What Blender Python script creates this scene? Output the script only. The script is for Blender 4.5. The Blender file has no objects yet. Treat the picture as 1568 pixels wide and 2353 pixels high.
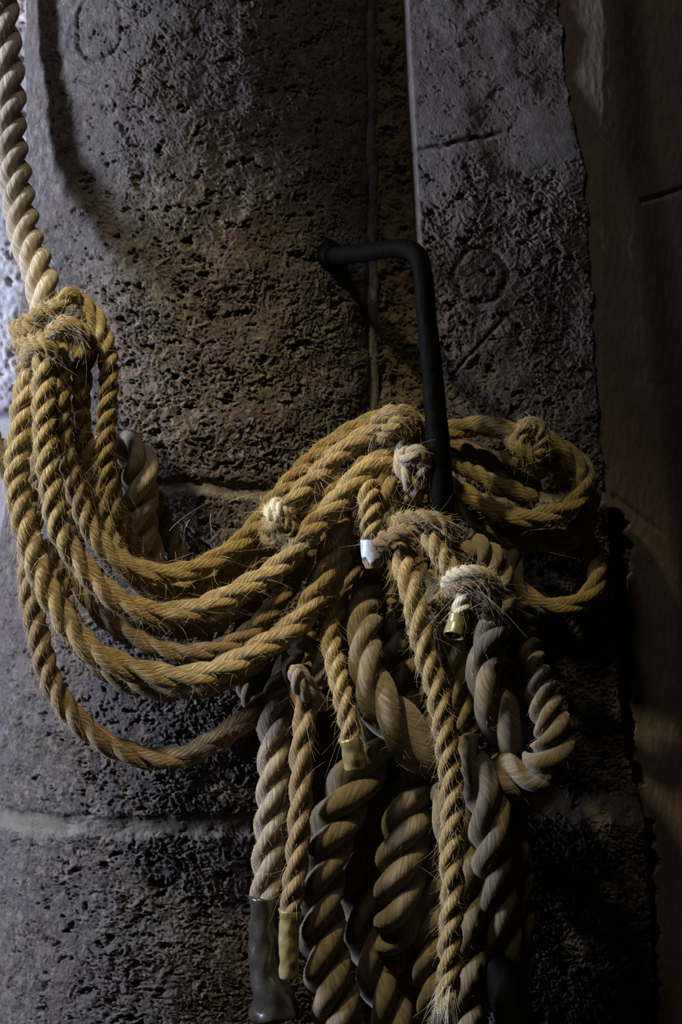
import bpy, math
import numpy as np
from mathutils import Vector

# ------------------------------------------------------------ frame, camera
W, H = 1568.0, 2353.0
S = 0.6 / W                      # metres per pixel on the wall plane y = 0
D = 1.6                          # camera distance from the wall plane
CX, CY = W / 2, H / 2
scene = bpy.context.scene
COL = scene.collection

cam_data = bpy.data.cameras.new('camera')
cam = bpy.data.objects.new('camera', cam_data)
COL.objects.link(cam)
cam.location = (0, -D, 0)
cam.rotation_euler = (math.radians(90), 0, 0)
cam_data.sensor_fit = 'HORIZONTAL'
cam_data.sensor_width = 36.0
cam_data.lens = 36.0 * D / 0.6
cam_data.clip_start = 0.01
cam_data.dof.use_dof = True
cam_data.dof.focus_distance = D - 0.15
cam_data.dof.aperture_fstop = 13.0
scene.camera = cam

scene.view_settings.view_transform = 'Standard'
scene.view_settings.look = 'None'
scene.view_settings.gamma = 1
scene.view_settings.use_curve_mapping = False
scene.view_settings.exposure = 0.0

world = bpy.data.worlds.new('world')
scene.world = world
world.use_nodes = True
world.node_tree.nodes['Background'].inputs[0].default_value = (0.62, 0.50, 0.22, 1)
world.node_tree.nodes['Background'].inputs[1].default_value = 0.018


def area(name, loc, target, energy, color, size, size_y=None, spread=None):
    l = bpy.data.lights.new(name, 'AREA')
    l.energy = energy
    l.color = color
    l.shape = 'RECTANGLE' if size_y else 'SQUARE'
    l.size = size
    if size_y:
        l.size_y = size_y
    if spread:
        l.spread = math.radians(spread)
    o = bpy.data.objects.new(name, l)
    COL.objects.link(o)
    o.location = loc
    o.rotation_euler = (Vector(target) - Vector(loc)).to_track_quat('-Z', 'Y').to_euler()
    return o


area('window_daylight', (-1.9, -0.36, 0.40), (-0.2, 0.0, 0.0), 98.0, (0.70, 0.79, 1.0), 0.25, 0.7)
sp = bpy.data.lights.new('ceiling_spot', 'SPOT')
sp.energy = 175.0
sp.color = (1.0, 0.86, 0.50)
sp.spot_size = math.radians(20.5)
sp.spot_blend = 1.0
sp.shadow_soft_size = 0.045
spo = bpy.data.objects.new('ceiling_spot', sp)
COL.objects.link(spo)
spo.location = (-0.75, -0.85, 1.30)
spo.rotation_euler = (Vector((-0.06, -0.1, -0.01)) - spo.location).to_track_quat('-Z', 'Y').to_euler()
area('fill_light', (-0.5, -1.15, 1.55), (0.1, 0, 0.0), 5.6, (1.0, 0.87, 0.78), 0.22)  # added fill to lift the stone, not a lamp of the place

# ------------------------------------------------------------ helpers
rng = np.random.default_rng(7)


def P(px, py, d):
    k = S * (D - d) / D
    return np.array([(px - CX) * k, -d, -(py - CY) * k])


def mesh_from(name, verts, quads, mat, uv=None, col=None, smooth=True, tris=None):
    me = bpy.data.meshes.new(name)
    verts = np.asarray(verts, dtype=np.float32)
    quads = np.asarray(quads, dtype=np.int32).reshape(-1, 4)
    nq = len(quads)
    tris = np.zeros((0, 3), np.int32) if tris is None else np.asarray(tris, np.int32).reshape(-1, 3)
    nt = len(tris)
    me.vertices.add(len(verts))
    me.vertices.foreach_set('co', verts.ravel())
    me.loops.add(nq * 4 + nt * 3)
    me.loops.foreach_set('vertex_index', np.concatenate([quads.ravel(), tris.ravel()]).astype(np.int32))
    me.polygons.add(nq + nt)
    starts = np.concatenate([np.arange(nq) * 4, nq * 4 + np.arange(nt) * 3]).astype(np.int32)
    me.polygons.foreach_set('loop_start', starts)
    me.update(calc_edges=True)
    me.polygons.foreach_set('use_smooth', np.full(nq + nt, smooth, dtype=bool))
    if uv is not None:                       # uv given per vertex
        l = me.uv_layers.new(name='UVMap')
        idx = np.concatenate([quads.ravel(), tris.ravel()])
        l.data.foreach_set('uv', np.asarray(uv, np.float32)[idx].ravel())
    me.materials.append(mat)
    ob = bpy.data.objects.new(name, me)
    COL.objects.link(ob)
    return ob


def tag(o, label=None, cat=None, group=None, kind=None):
    if label: o['label'] = label
    if cat: o['category'] = cat
    if group: o['group'] = group
    if kind: o['kind'] = kind
    return o


def thing(name, loc, label, cat, group=None):
    o = bpy.data.objects.new(name, None)
    COL.objects.link(o)
    o.empty_display_size = 0.02
    o.location = loc
    return tag(o, label, cat, group)


def adopt(o, parent):
    """parent a mesh whose vertices are in world space"""
    o.parent = parent
    base = np.zeros(3)
    q = parent
    while q is not None:
        base += np.array(q.location)
        q = q.parent
    o.location = tuple(-base)
    n = len(o.data.vertices)
    co = np.empty(n * 3, np.float32)
    o.data.vertices.foreach_get('co', co)
    co = co.reshape(-1, 3)
    c = co.mean(0)
    o.data.vertices.foreach_set('co', (co - c).ravel())
    o.location = tuple(np.array(o.location) + c)
    o.data.update()
    return o


def recentre(o):
    n = len(o.data.vertices)
    co = np.empty(n * 3, np.float32)
    o.data.vertices.foreach_get('co', co)
    co = co.reshape(-1, 3)
    c = co.mean(0)
    o.data.vertices.foreach_set('co', (co - c).ravel())
    o.location = tuple(c)
    o.data.update()
    return o


# ------------------------------------------------------------ numpy noise
_perm = rng.permutation(512)
_ang = rng.random(512) * 2 * np.pi
_gx, _gy = np.cos(_ang), np.sin(_ang)


def pn(x, y, seed=0):
    xi = np.floor(x).astype(np.int64); yi = np.floor(y).astype(np.int64)
    xf = x - xi; yf = y - yi
    u = xf * xf * xf * (xf * (xf * 6 - 15) + 10)
    v = yf * yf * yf * (yf * (yf * 6 - 15) + 10)

    def g(ix, iy, fx, fy):
        h = _perm[(_perm[(ix + seed * 37) & 511] + iy) & 511]
        return _gx[h] * fx + _gy[h] * fy
    a = g(xi, yi, xf, yf); b = g(xi + 1, yi, xf - 1, yf)
    c = g(xi, yi + 1, xf, yf - 1); d = g(xi + 1, yi + 1, xf - 1, yf - 1)
    return ((a + (b - a) * u) * (1 - v) + (c + (d - c) * u) * v) * 1.5


def fbm(x, y, oct=4, seed=0, gain=0.5):
    t = 0; a = 1
    for i in range(oct):
        t = t + a * pn(x * 2 ** i, y * 2 ** i, seed + i * 3)
        a *= gain
    return t


def sstep(a, b, x):
    t = np.clip((x - a) / (b - a), 0, 1)
    return t * t * (3 - 2 * t)


def stone(px, py, rough=1.0, seed=0):
    """rough pitted stone relief in metres"""
    wx = px + 14 * fbm(px / 40, py / 40, 2, seed + 50)
    wy = py + 14 * fbm(px / 40, py / 40, 2, seed + 60)
    big = 0.0024 * fbm(px / 150, py / 150, 3, seed)
    mod = 0.6 + 0.8 * sstep(-0.5, 0.6, fbm(px / 120, py / 90, 2, seed + 70))
    ca, sa = math.cos(0.6), math.sin(0.6)
    rx, ry = wx * ca + wy * sa, -wx * sa + wy * ca
    mid = 0.0013 * mod * fbm(rx / 22, ry / 11, 5, seed + 10, 0.78)
    rid = -0.0016 * mod * (np.abs(fbm(rx / 16, ry / 30, 3, seed + 15, 0.6)) - 0.3)
    pits = -0.0028 * mod * sstep(0.35, 1.1, fbm(rx / 15, ry / 9.5, 4, seed + 20, 0.8)) + rid
    fine = 0.0007 * fbm(rx / 7, ry / 5, 2, seed + 30, 0.8)
    cav = -0.006 * sstep(0.5, 0.85, fbm(px / 50, py / 34, 4, seed + 40, 0.7))
    return big + rough * (mid + pits + fine + cav)


# ------------------------------------------------------------ materials
class NT:
    def __init__(self, name):
        self.m = bpy.data.materials.new(name)
        self.m.use_nodes = True
        self.t = self.m.node_tree
        self.b = self.t.nodes['Principled BSDF']

    def n(self, kind, **kw):
        nd = self.t.nodes.new(kind)
        for k, v in kw.items():
            setattr(nd, k, v)
        return nd

    def link(self, a, b):
        self.t.links.new(a, b)

    def val(self, nd, i, v):
        nd.inputs[i].default_value = v

    def math(self, op, a, b=None):
        nd = self.n('ShaderNodeMath', operation=op)
        for i, q in enumerate((a, b)):
            if q is None: continue
            if isinstance(q, (int, float)): nd.inputs[i].default_value = q
            else: self.link(q, nd.inputs[i])
        return nd.outputs[0]

    def ramp(self, fac, stops):
        r = self.n('ShaderNodeValToRGB')
        e = r.color_ramp.elements
        while len(e) < len(stops): e.new(0.5)
        for i, (p, c) in enumerate(stops):
            e[i].position = p
            e[i].color = (*c, 1)
        self.link(fac, r.inputs[0])
        return r.outputs[0]

    def noise(self, vec, scale, detail=4, rough=0.55):
        nd = self.n('ShaderNodeTexNoise')
        nd.inputs['Scale'].default_value = scale
        nd.inputs['Detail'].default_value = detail
        nd.inputs['Roughness'].default_value = rough
        if vec is not None: self.link(vec, nd.inputs['Vector'])
        return nd.outputs['Fac']

    def mix(self, fac, a, b, mode='MIX'):
        nd = self.n('ShaderNodeMix', data_type='RGBA', blend_type=mode)
        for i, q in ((0, fac), (6, a), (7, b)):
            if isinstance(q, (int, float)): nd.inputs[i].default_value = q
            elif isinstance(q, tuple): nd.inputs[i].default_value = (*q, 1)
            else: self.link(q, nd.inputs[i])
        return nd.outputs[2]


def rope_mat(name, dark, light, accent, yarns, bump, fiber=1.0, grey=(0.30, 0.28, 0.25), rough=0.8):
    """UV: x = strand angle + yarn twist (radians), y = length in rope radii"""
    k = NT(name)
    uv = k.n('ShaderNodeUVMap').outputs[0]
    sep = k.n('ShaderNodeSeparateXYZ'); k.link(uv, sep.inputs[0])
    w, l = sep.outputs[0], sep.outputs[1]
    info = k.n('ShaderNodeObjectInfo').outputs['Random']
    off = k.math('MULTIPLY', info, 37.0)
    comb = k.n('ShaderNodeCombineXYZ')
    k.link(k.math('MULTIPLY', w, 3.4), comb.inputs[0]); k.link(k.math('MULTIPLY', l, 0.55), comb.inputs[1]); k.link(off, comb.inputs[2])
    fib = k.noise(comb.outputs[0], 2.2, 5, 0.65)
    comb2 = k.n('ShaderNodeCombineXYZ')
    k.link(k.math('MULTIPLY', w, 1.0), comb2.inputs[0]); k.link(k.math('MULTIPLY', l, 0.25), comb2.inputs[1]); k.link(off, comb2.inputs[2])
    blot = k.noise(comb2.outputs[0], 1.1, 3, 0.6)
    yar = k.math('ABSOLUTE', k.math('SINE', k.math('ADD', k.math('MULTIPLY', w, yarns * 0.5), k.math('MULTIPLY', fib, 0.9))))
    c = k.ramp(fib, [(0.36, dark), (0.52, light), (0.68, accent)])
    c = k.mix(k.math('MULTIPLY', k.math('SUBTRACT', blot, 0.35), 1.3), c, grey)
    k.link(c, k.b.inputs['Base Color'])
    k.b.inputs['Roughness'].default_value = rough
    k.b.inputs['Specular IOR Level'].default_value = 0.12
    k.b.inputs['Sheen Weight'].default_value = 0.15
    h = k.math('ADD', k.math('MULTIPLY', k.math('POWER', yar, 0.6), 0.7), k.math('MULTIPLY', fib, 1.3 * fiber))
    bp = k.n('ShaderNodeBump')
    bp.inputs['Strength'].default_value = 1.0
    bp.inputs['Distance'].default_value = bump
    k.link(h, bp.inputs['Height'])
    k.link(bp.outputs[0], k.b.inputs['Normal'])
    return k.m


def stone_mat(name, stops, tint, scale=1.0, bump=0.0018, streak=False):
    k = NT(name)
    g = k.n('ShaderNodeNewGeometry').outputs['Position']
    a = k.noise(g, 9 * scale, 5, 0.6)
    b = k.noise(g, 110 * scale, 7, 0.78)
    f = k.noise(g, 420, 6, 0.75)
    c = k.ramp(b, stops)
    c = k.mix(k.math('MULTIPLY', k.math('SUBTRACT', a, 0.42), 3.0), c, tint)
    a2 = k.noise(g, 17 * scale, 4, 0.6)
    c = k.mix(k.ramp(a2, [(0.45, (0, 0, 0)), (0.68, (0.75, 0.75, 0.75))]), c, k.mix(1.0, c, (1.10, 0.86, 0.92), 'MULTIPLY'))
    a3 = k.noise(g, 13 * scale, 4, 0.6)
    c = k.mix(k.ramp(a3, [(0.50, (0, 0, 0)), (0.70, (0.75, 0.75, 0.75))]), c, k.mix(1.0, c, (0.95, 0.88, 0.55), 'MULTIPLY'))
    spk = k.ramp(f, [(0.60, (0, 0, 0)), (0.72, (1, 1, 1))])
    c = k.mix(k.math('MULTIPLY', spk, 0.35), c, (0.20, 0.17, 0.14))
    k.link(c, k.b.inputs['Base Color'])
    k.b.inputs['Roughness'].default_value = 0.72
    k.b.inputs['Specular IOR Level'].default_value = 0.4
    bp = k.n('ShaderNodeBump')
    bp.inputs['Strength'].default_value = 0.9
    bp.inputs['Distance'].default_value = bump
    mid = k.noise(g, 170, 5, 0.7)
    k.link(k.math('ADD', k.math('MULTIPLY', f, 0.6), mid), bp.inputs['Height'])
    k.link(bp.outputs[0], k.b.inputs['Normal'])
    return k.m


def plain_mat(name, c, rough=0.5, metal=0.0, noise_scale=200, var=0.4, bump=0.0003, spec=0.5, coat=0.0):
    k = NT(name)
    g = k.n('ShaderNodeNewGeometry').outputs['Position']
    f = k.noise(g, noise_scale, 5, 0.6)
    d = tuple(x * (1 - var) for x in c)
    k.link(k.ramp(f, [(0.35, d), (0.65, c)]), k.b.inputs['Base Color'])
    k.b.inputs['Roughness'].default_value = rough
    k.b.inputs['Metallic'].default_value = metal
    k.b.inputs['Specular IOR Level'].default_value = spec
    k.b.inputs['Coat Weight'].default_value = coat
    bp = k.n('ShaderNodeBump')
    bp.inputs['Strength'].default_value = 0.8
    bp.inputs['Distance'].default_value = bump
    k.link(f, bp.inputs['Height'])
    k.link(bp.outputs[0], k.b.inputs['Normal'])
    return k.m


M_STONE = stone_mat('sooty_pitted_stone', [(0.37, (0.012, 0.0095, 0.0088)), (0.51, (0.064, 0.053, 0.049)), (0.67, (0.175, 0.145, 0.128))], (0.066, 0.056, 0.054))
M_STONE_R = stone_mat('dark_brown_stone', [(0.36, (0.016, 0.013, 0.011)), (0.50, (0.060, 0.050, 0.046)), (0.66, (0.135, 0.11, 0.10))], (0.062, 0.048, 0.043), 0.8)
M_PLASTER = stone_mat('brown_lime_plaster', [(0.30, (0.075, 0.061, 0.044)), (0.5, (0.115, 0.094, 0.068)), (0.75, (0.15, 0.125, 0.09))], (0.08, 0.064, 0.05), 0.35, 0.0004)
M_MORTAR = stone_mat('grey_brown_mortar', [(0.30, (0.055, 0.046, 0.04)), (0.5, (0.085, 0.072, 0.063)), (0.75, (0.12, 0.10, 0.09))], (0.075, 0.063, 0.055), 0.5, 0.0005)
M_GROOVE = stone_mat('ochre_crumbling_mortar', [(0.34, (0.025, 0.018, 0.008)), (0.52, (0.07, 0.05, 0.022)), (0.70, (0.12, 0.086, 0.035))], (0.07, 0.05, 0.03), 0.7)
M_FAR = stone_mat('pale_limestone', [(0.3, (0.30, 0.30, 0.32)), (0.5, (0.42, 0.42, 0.45)), (0.7, (0.5, 0.5, 0.52))], (0.36, 0.36, 0.4), 0.8, 0.0008)

M_MANILA = rope_mat('golden_manila_fibre', (0.12, 0.060, 0.014), (0.39, 0.262, 0.082), (0.72, 0.54, 0.25), 12, 0.0022, 1.5, (0.26, 0.18, 0.085))
M_MANILA_OLD = rope_mat('weathered_manila_fibre', (0.10, 0.058, 0.02), (0.27, 0.165, 0.065), (0.42, 0.28, 0.13), 12, 0.0016, 1.4, (0.21, 0.145, 0.08))
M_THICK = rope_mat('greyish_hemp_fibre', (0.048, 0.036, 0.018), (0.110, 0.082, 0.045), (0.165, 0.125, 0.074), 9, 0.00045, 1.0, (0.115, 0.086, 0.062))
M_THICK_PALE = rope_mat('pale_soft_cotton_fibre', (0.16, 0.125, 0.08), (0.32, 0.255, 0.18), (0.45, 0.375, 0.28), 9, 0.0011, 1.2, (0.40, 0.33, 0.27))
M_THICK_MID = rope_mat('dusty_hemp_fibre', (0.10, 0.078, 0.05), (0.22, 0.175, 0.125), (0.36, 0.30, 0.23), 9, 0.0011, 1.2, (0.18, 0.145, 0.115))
M_OLIVE = rope_mat('olive_toned_fibre', (0.08, 0.052, 0.013), (0.20, 0.14, 0.036), (0.32, 0.235, 0.075), 10, 0.0012, 1.1, (0.15, 0.105, 0.045))  # darker, olive-toned version of the manila colours
M_WHITEFRAY = rope_mat('bleached_frayed_fibre', (0.45, 0.38, 0.26), (0.62, 0.55, 0.42), (0.75, 0.70, 0.58), 12, 0.0011, 1.2, (0.5, 0.46, 0.38))
M_IRON = plain_mat('black_forged_iron', (0.0022, 0.002, 0.0018), 0.62, 0.0, 150, 0.4, 0.0008, 0.02)
M_TAPE_BLUE = plain_mat('silver_blue_tape', (0.42, 0.48, 0.62), 0.35, 0.2, 260, 0.35, 0.0004, 0.5)
M_TAPE_DARK = plain_mat('dark_glossy_tape', (0.035, 0.033, 0.028), 0.22, 0.0, 60, 0.5, 0.0015, 0.6, 0.4)
M_TAPE_OLIVE = plain_mat('yellowed_clear_tape', (0.20, 0.16, 0.07), 0.28, 0.0, 90, 0.4, 0.001, 0.6, 0.3)
M_TAPE_ROYAL = plain_mat('royal_blue_tape', (0.03, 0.06, 0.30), 0.35, 0.0, 200, 0.3, 0.0003)


def hair_mat(name, c):
    k = NT(name)
    i = k.n('ShaderNodeObjectInfo').outputs['Random']
    k.b.inputs['Base Color'].default_value = (*c, 1)
    k.b.inputs['Roughness'].default_value = 0.55
    return k.m


M_HAIR = hair_mat('loose_golden_fibre', (0.62, 0.48, 0.26))
M_HAIR_PALE = hair_mat('loose_pale_fibre', (0.75, 0.66, 0.50))
M_HAIR_DARK = hair_mat('loose_dull_fibre', (0.30, 0.24, 0.15))


# ------------------------------------------------------------ rope maker
def spline(pts, step):
    """centripetal Catmull-Rom through pts (n,k), resampled at even arc length of the first 3 columns"""
    p = np.asarray(pts, float)
    p = np.vstack([2 * p[0] - p[1], p, 2 * p[-1] - p[-2]])
    out = []
    for i in range(1, len(p) - 2):
        p0, p1, p2, p3 = p[i - 1], p[i], p[i + 1], p[i + 2]
        t = np.linspace(0, 1, 24, endpoint=False)[:, None]
        m1 = (p2 - p0) * 0.5; m2 = (p3 - p1) * 0.5
        out.append((2 * t ** 3 - 3 * t ** 2 + 1) * p1 + (t ** 3 - 2 * t ** 2 + t) * m1 + (-2 * t ** 3 + 3 * t ** 2) * p2 + (t ** 3 - t ** 2) * m2)
    out.append(p[-2][None])
    q = np.vstack(out)
    for _ in range(2):
        q[1:-1] = q[1:-1] * 0.5 + (q[:-2] + q[2:]) * 0.25
    d = np.r_[0, np.cumsum(np.linalg.norm(np.diff(q[:, :3], axis=0), axis=1))]
    n = max(8, int(d[-1] / step))
    s = np.linspace(0, d[-1], n)
    return np.stack([np.interp(s, d, q[:, j]) for j in range(q.shape[1])], 1), s


def frames(c):
    T = np.gradient(c, axis=0)
    T /= np.linalg.norm(T, axis=1)[:, None]
    N = np.zeros_like(T)
    a = np.array([0, -1.0, 0]) if abs(T[0][1]) < 0.9 else np.array([1.0, 0, 0])
    n = a - T[0] * a.dot(T[0]); n /= np.linalg.norm(n)
    for i in range(len(T)):
        n = n - T[i] * n.dot(T[i]); n /= np.linalg.norm(n)
        N[i] = n
    return T, N, np.cross(T, N)


def grid_quads(nr, nc, closed=True, base=0):
    i = np.arange(nr - 1)[:, None]
    j = np.arange(nc if closed else nc - 1)[None]
    j2 = (j + 1) % nc
    return (np.stack(np.broadcast_arrays(i * nc + j, i * nc + j2, (i + 1) * nc + j2, (i + 1) * nc + j), -1) + base).reshape(-1, 4)


class Rope:
    """a laid rope: pts are (px, py, depth) or (px, py, depth, diameter px)"""

    def __init__(self, pts, dia, pitch=2.1, seed=0, wob=0.05, phase=None, nst=3, open_lay=0.0, lay=None):
        arr = []
        for p in pts:
            dp = p[3] if len(p) > 3 else dia
            arr.append(np.r_[P(p[0], p[1], p[2]), dp * S * (D - p[2]) / D / 2])
        R0 = np.mean([a[3] for a in arr])
        q, s = spline(arr, R0 * 0.17)
        self.c = q[:, :3].copy(); self.R = q[:, 3].copy(); self.s = s
        r = np.random.default_rng(seed + 11)
        L = s / R0
        # slight unevenness
        for ax in range(3):
            self.c[:, ax] += R0 * wob * (np.sin(L * 0.35 + r.random() * 6) + 0.6 * np.sin(L * 0.81 + r.random() * 6)) * (0.5 + 0.5 * (ax != 1))
        self.T, self.N, self.B = frames(self.c)
        ph = r.random() * 6.28 if phase is None else phase
        # the lay opens where the rope sags flat
        if isinstance(pitch, (list, tuple)):
            pit = np.interp(s / s[-1], np.linspace(0, 1, len(pitch)), pitch)
        else:
            pit = pitch * (1 + open_lay * np.abs(self.T[:, 0]) ** 1.5)
        pitch = float(np.mean(pit))
        dth = (2 * np.pi / (pit * 2 * self.R)) * (1 + 0.10 * np.sin(L * 0.23 + r.random() * 6))
        self.theta = ph + np.r_[0, np.cumsum(0.5 * (dth[1:] + dth[:-1]) * np.diff(s))]
        self.R0 = R0; self.r = r; self.pitch = pitch
        self.nst = nst
        self.ro, self.rs = (0.41, 0.59) if pitch > 2.15 and dia < 70 else ((0.455, 0.55) if dia < 70 else (0.39, 0.60))
        if lay: self.ro, self.rs = lay
        self.relief = 0.014 if dia >= 70 else 0.045
        self.yt = self.theta + 0.95 * (s / R0)

    def strand(self, k, nseg=20):
        R, c = self.R[:, None], self.c
        th = self.theta[:, None] + k * 2 * np.pi / self.nst
        ro, rs = self.ro, self.rs
        L = (self.s / self.R0)[:, None]
        br = 1 + 0.05 * np.sin(L * 0.9 + k * 2.1 + self.R0 * 999) + 0.03 * np.sin(L * 2.3 + k)
        al = np.linspace(-np.pi, np.pi, nseg + 1)[None]
        phi = th + al
        # yarn relief
        w = al + self.yt[:, None]
        rr = rs * R * br * (1 + self.relief * np.abs(np.sin(w * 4.5 + 0.5 * np.sin(L * 0.8 + k))) + 0.65 * self.relief * np.sin(w * 2 + L * 0.7))
        # flatten where the strands press together
        rr = rr * (1 - 0.10 * np.abs(np.sin(al)) ** 4)
        ends = np.minimum(1, np.minimum(L + 0.02, L[-1] - L + 0.02) / 0.5) ** 0.4
        rr = rr * ends
        cen = c[:, None, :] + (ro * R)[..., None] * (np.cos(th)[..., None] * self.N[:, None] + np.sin(th)[..., None] * self.B[:, None])
        v = cen + rr[..., None] * (np.cos(phi)[..., None] * self.N[:, None] + np.sin(phi)[..., None] * self.B[:, None])
        n, m = v.shape[:2]
        uv = np.stack([np.broadcast_to(w, (n, m)), np.broadcast_to(L, (n, m))], -1)
        q = grid_quads(n, m, closed=False)
        return v.reshape(-1, 3), q, uv.reshape(-1, 2)

    def solid(self, name, mat):
        V, Q, U = [], [], []; b = 0
        for k in range(self.nst):
            v, q, u = self.strand(k, 18)
            V.append(v); Q.append(q + b); U.append(u); b += len(v)
        return mesh_from(name, np.vstack(V), np.vstack(Q), mat, np.vstack(U))

    def strands(self, mat, parent):
        for k in range(self.nst):
            v, q, u = self.strand(k, 22)
            adopt(mesh_from('strand', v, q, mat, u), parent)

    def fuzz(self, dens, length, mat, s0=0.0, s1=1.0, long_frac=0.06, rad=0.00011, lift=0.45):
        """loose fibres standing off the rope; dens = fibres per rope radius"""
        r = self.r
        n = int(dens * (self.s[-1] / self.R0) * (s1 - s0))
        if n < 3: return None
        i = (r.uniform(s0, s1, n) * (len(self.s) - 1)).astype(int)
        a = r.uniform(0, 2 * np.pi, n)
        # distance from the axis to the laid surface at angle a
        rel = (a - self.theta[i]) % (2 * np.pi / self.nst)
        rel = np.minimum(rel, 2 * np.pi / self.nst - rel)
        rad0 = self.R[i] * (self.ro * np.cos(rel) + np.sqrt(np.maximum(self.rs ** 2 - (self.ro * np.sin(rel)) ** 2, 0)))
        out = np.cos(a)[:, None] * self.N[i] + np.sin(a)[:, None] * self.B[i]
        side = np.cross(self.T[i], out)
        base = self.c[i] + out * (rad0 * 0.97)[:, None]
        sg = np.where(r.random(n) < 0.75, 1.0, -1.0)[:, None]
        dirn = self.T[i] * sg + side * r.normal(0, 0.45, (n, 1)) + out * (lift * r.uniform(0.3, 1.6, (n, 1)))
        dirn /= np.linalg.norm(dirn, axis=1)[:, None]
        ln = length * r.uniform(0.4, 1.3, n)
        big = r.random(n) < long_frac
        ln[big] *= r.uniform(1.8, 4.0, big.sum())
        curl = r.normal(0, 0.5, (n, 3)) + np.array([0, 0, -0.25])
        return hairs(base, dirn, ln, curl, rad, mat)


def hairs(base, dirn, ln, curl, rad, mat, name='loose_fibres', nseg=5):
    n = len(base)
    t = np.linspace(0, 1, nseg)
    pts = base[:, None] + dirn[:, None] * (ln[:, None] * t)[..., None] + curl[:, None] * (ln[:, None] * t ** 2)[..., None]
    e1 = np.cross(dirn, np.array([0.3, 0.5, 0.8])); e1 /= np.linalg.norm(e1, axis=1)[:, None]
    e2 = np.cross(dirn, e1)
    rr = rad * (1 - 0.75 * t)
    V = []
    for k in range(3):
        an = k * 2 * np.pi / 3
        V.append(pts + (math.cos(an) * e1 + math.sin(an) * e2)[:, None] * rr[None, :, None])
    V = np.stack(V, 2).reshape(n, nseg * 3, 3)
    q = grid_quads(nseg, 3)
    Q = (q[None] + (np.arange(n) * nseg * 3)[:, None, None]).reshape(-1, 4)
    o = mesh_from(name, V.reshape(-1, 3), Q, mat)
    return tag(o, kind='stuff')


def tube(pts, mat, name, nseg=28, wrinkle=0.0, square=0.0, closed_end=True, hollow=False, seed=0, step=None, zig=0.0):
    """smooth tube through (px,py,d,dia)"""
    arr = [np.r_[P(p[0], p[1], p[2]), p[3] * S * (D - p[2]) / D / 2] for p in pts]
    R0 = np.mean([a[3] for a in arr])
    q, s = spline(arr, step or R0 * 0.12)
    c, R = q[:, :3], q[:, 3]
    T, N, B = frames(c)
    a = np.linspace(0, 2 * np.pi, nseg, endpoint=False)[None]
    L = (s / R0)[:, None]
    rr = R[:, None] * (1 + wrinkle * (np.sin(a * 2 + L * 1.7 + seed) * 0.6 + np.sin(a * 5 - L * 3.1 + seed) * 0.25 + np.sin(L * 4.3 + a + seed) * 0.35))
    if square:
        rr = rr * (1 - square * np.cos(a * 4) * 0.5)
    v = c[:, None] + rr[..., None] * (np.cos(a)[..., None] * N[:, None] + np.sin(a)[..., None] * B[:, None])
    if zig:      # ragged torn end
        dz = zig * R0 * (np.sin(a[0] * 3 + seed) + 0.5 * np.sin(a[0] * 7))
        v[-1] += T[-1] * dz[:, None]
        v[-2] += T[-1] * dz[:, None] * 0.6
    n = len(c)
    V = [v.reshape(-1, 3)]
    Q = [grid_quads(n, nseg)]
    uv = np.stack([np.broadcast_to(a, (n, nseg)), np.broadcast_to(L, (n, nseg))], -1).reshape(-1, 2)
    U = [uv]
    if hollow:   # folded-in rim with an inner wall
        inner = c[:, None] + (rr * 0.86)[..., None] * (np.cos(a)[..., None] * N[:, None] + np.sin(a)[..., None] * B[:, None])
        if zig: inner[-1] += T[-1] * dz[:, None]; inner[-2] += T[-1] * dz[:, None] * 0.6
        b = n * nseg
        V.append(inner.reshape(-1, 3)); Q.append(grid_quads(n, nseg, base=b)[:, ::-1]); U.append(uv)
        j = np.arange(nseg); j2 = (j + 1) % nseg
        for row in (0, n - 1):
            Q.append(np.stack([row * nseg + j, row * nseg + j2, b + row * nseg + j2, b + row * nseg + j], 1))
        tris = None
    else:
        b = n * nseg
        V.append(np.vstack([c[0], c[-1]])); U.append(np.zeros((2, 2)))
        j = np.arange(nseg); j2 = (j + 1) % nseg
        tris = np.vstack([np.stack([j2, j, np.full(nseg, b)], 1), np.stack([(n - 1) * nseg + j, (n - 1) * nseg + j2, np.full(nseg, b + 1)], 1)])
    return mesh_from(name, np.vstack(V), np.vstack(Q), mat, np.vstack(U), tris=tris)


def coil_pts(p0, p1, rx, rd, turns, squash=1.0, n=9, ph=0.0, grow=0.0):
    """pixel-space wrap around the segment p0-p1: (px,py,d) list; rx radius px across, rd radius in metres of depth"""
    p0 = np.array(p0, float); p1 = np.array(p1, float)
    ax = p1[:2] - p0[:2]
    l = np.linalg.norm(ax) + 1e-6
    nx = np.array([-ax[1], ax[0]]) / l
    out = []
    m = int(turns * n) + 1
    for i in range(m):
        t = i / (m - 1)
        a = ph + t * turns * 2 * np.pi
        c = p0 + (p1 - p0) * t
        xy = c[:2] + nx * math.cos(a) * rx * (1 + grow * t)
        out.append((xy[0], xy[1], c[2] + math.sin(a) * rd))
    return out


# ------------------------------------------------------------ the stone setting
def field(name, mat, X, Z, Y, flip=False, mask=None, mat2=None):
    nr, nc = X.shape
    v = np.stack([X, Y, Z], -1).reshape(-1, 3)
    q = grid_quads(nr, nc, closed=False)
    o = mesh_from(name, v, q[:, ::-1] if flip else q, mat)
    if mask is not None:
        o.data.materials.append(mat2)
        m = mask[:-1, :-1].ravel() > 0.5
        o.data.polygons.foreach_set('material_index', m.astype(np.int32))
    tag(o, kind='structure')
    return o


CELL = 2.2
py1 = np.arange(-260, 2620, CELL)


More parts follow.
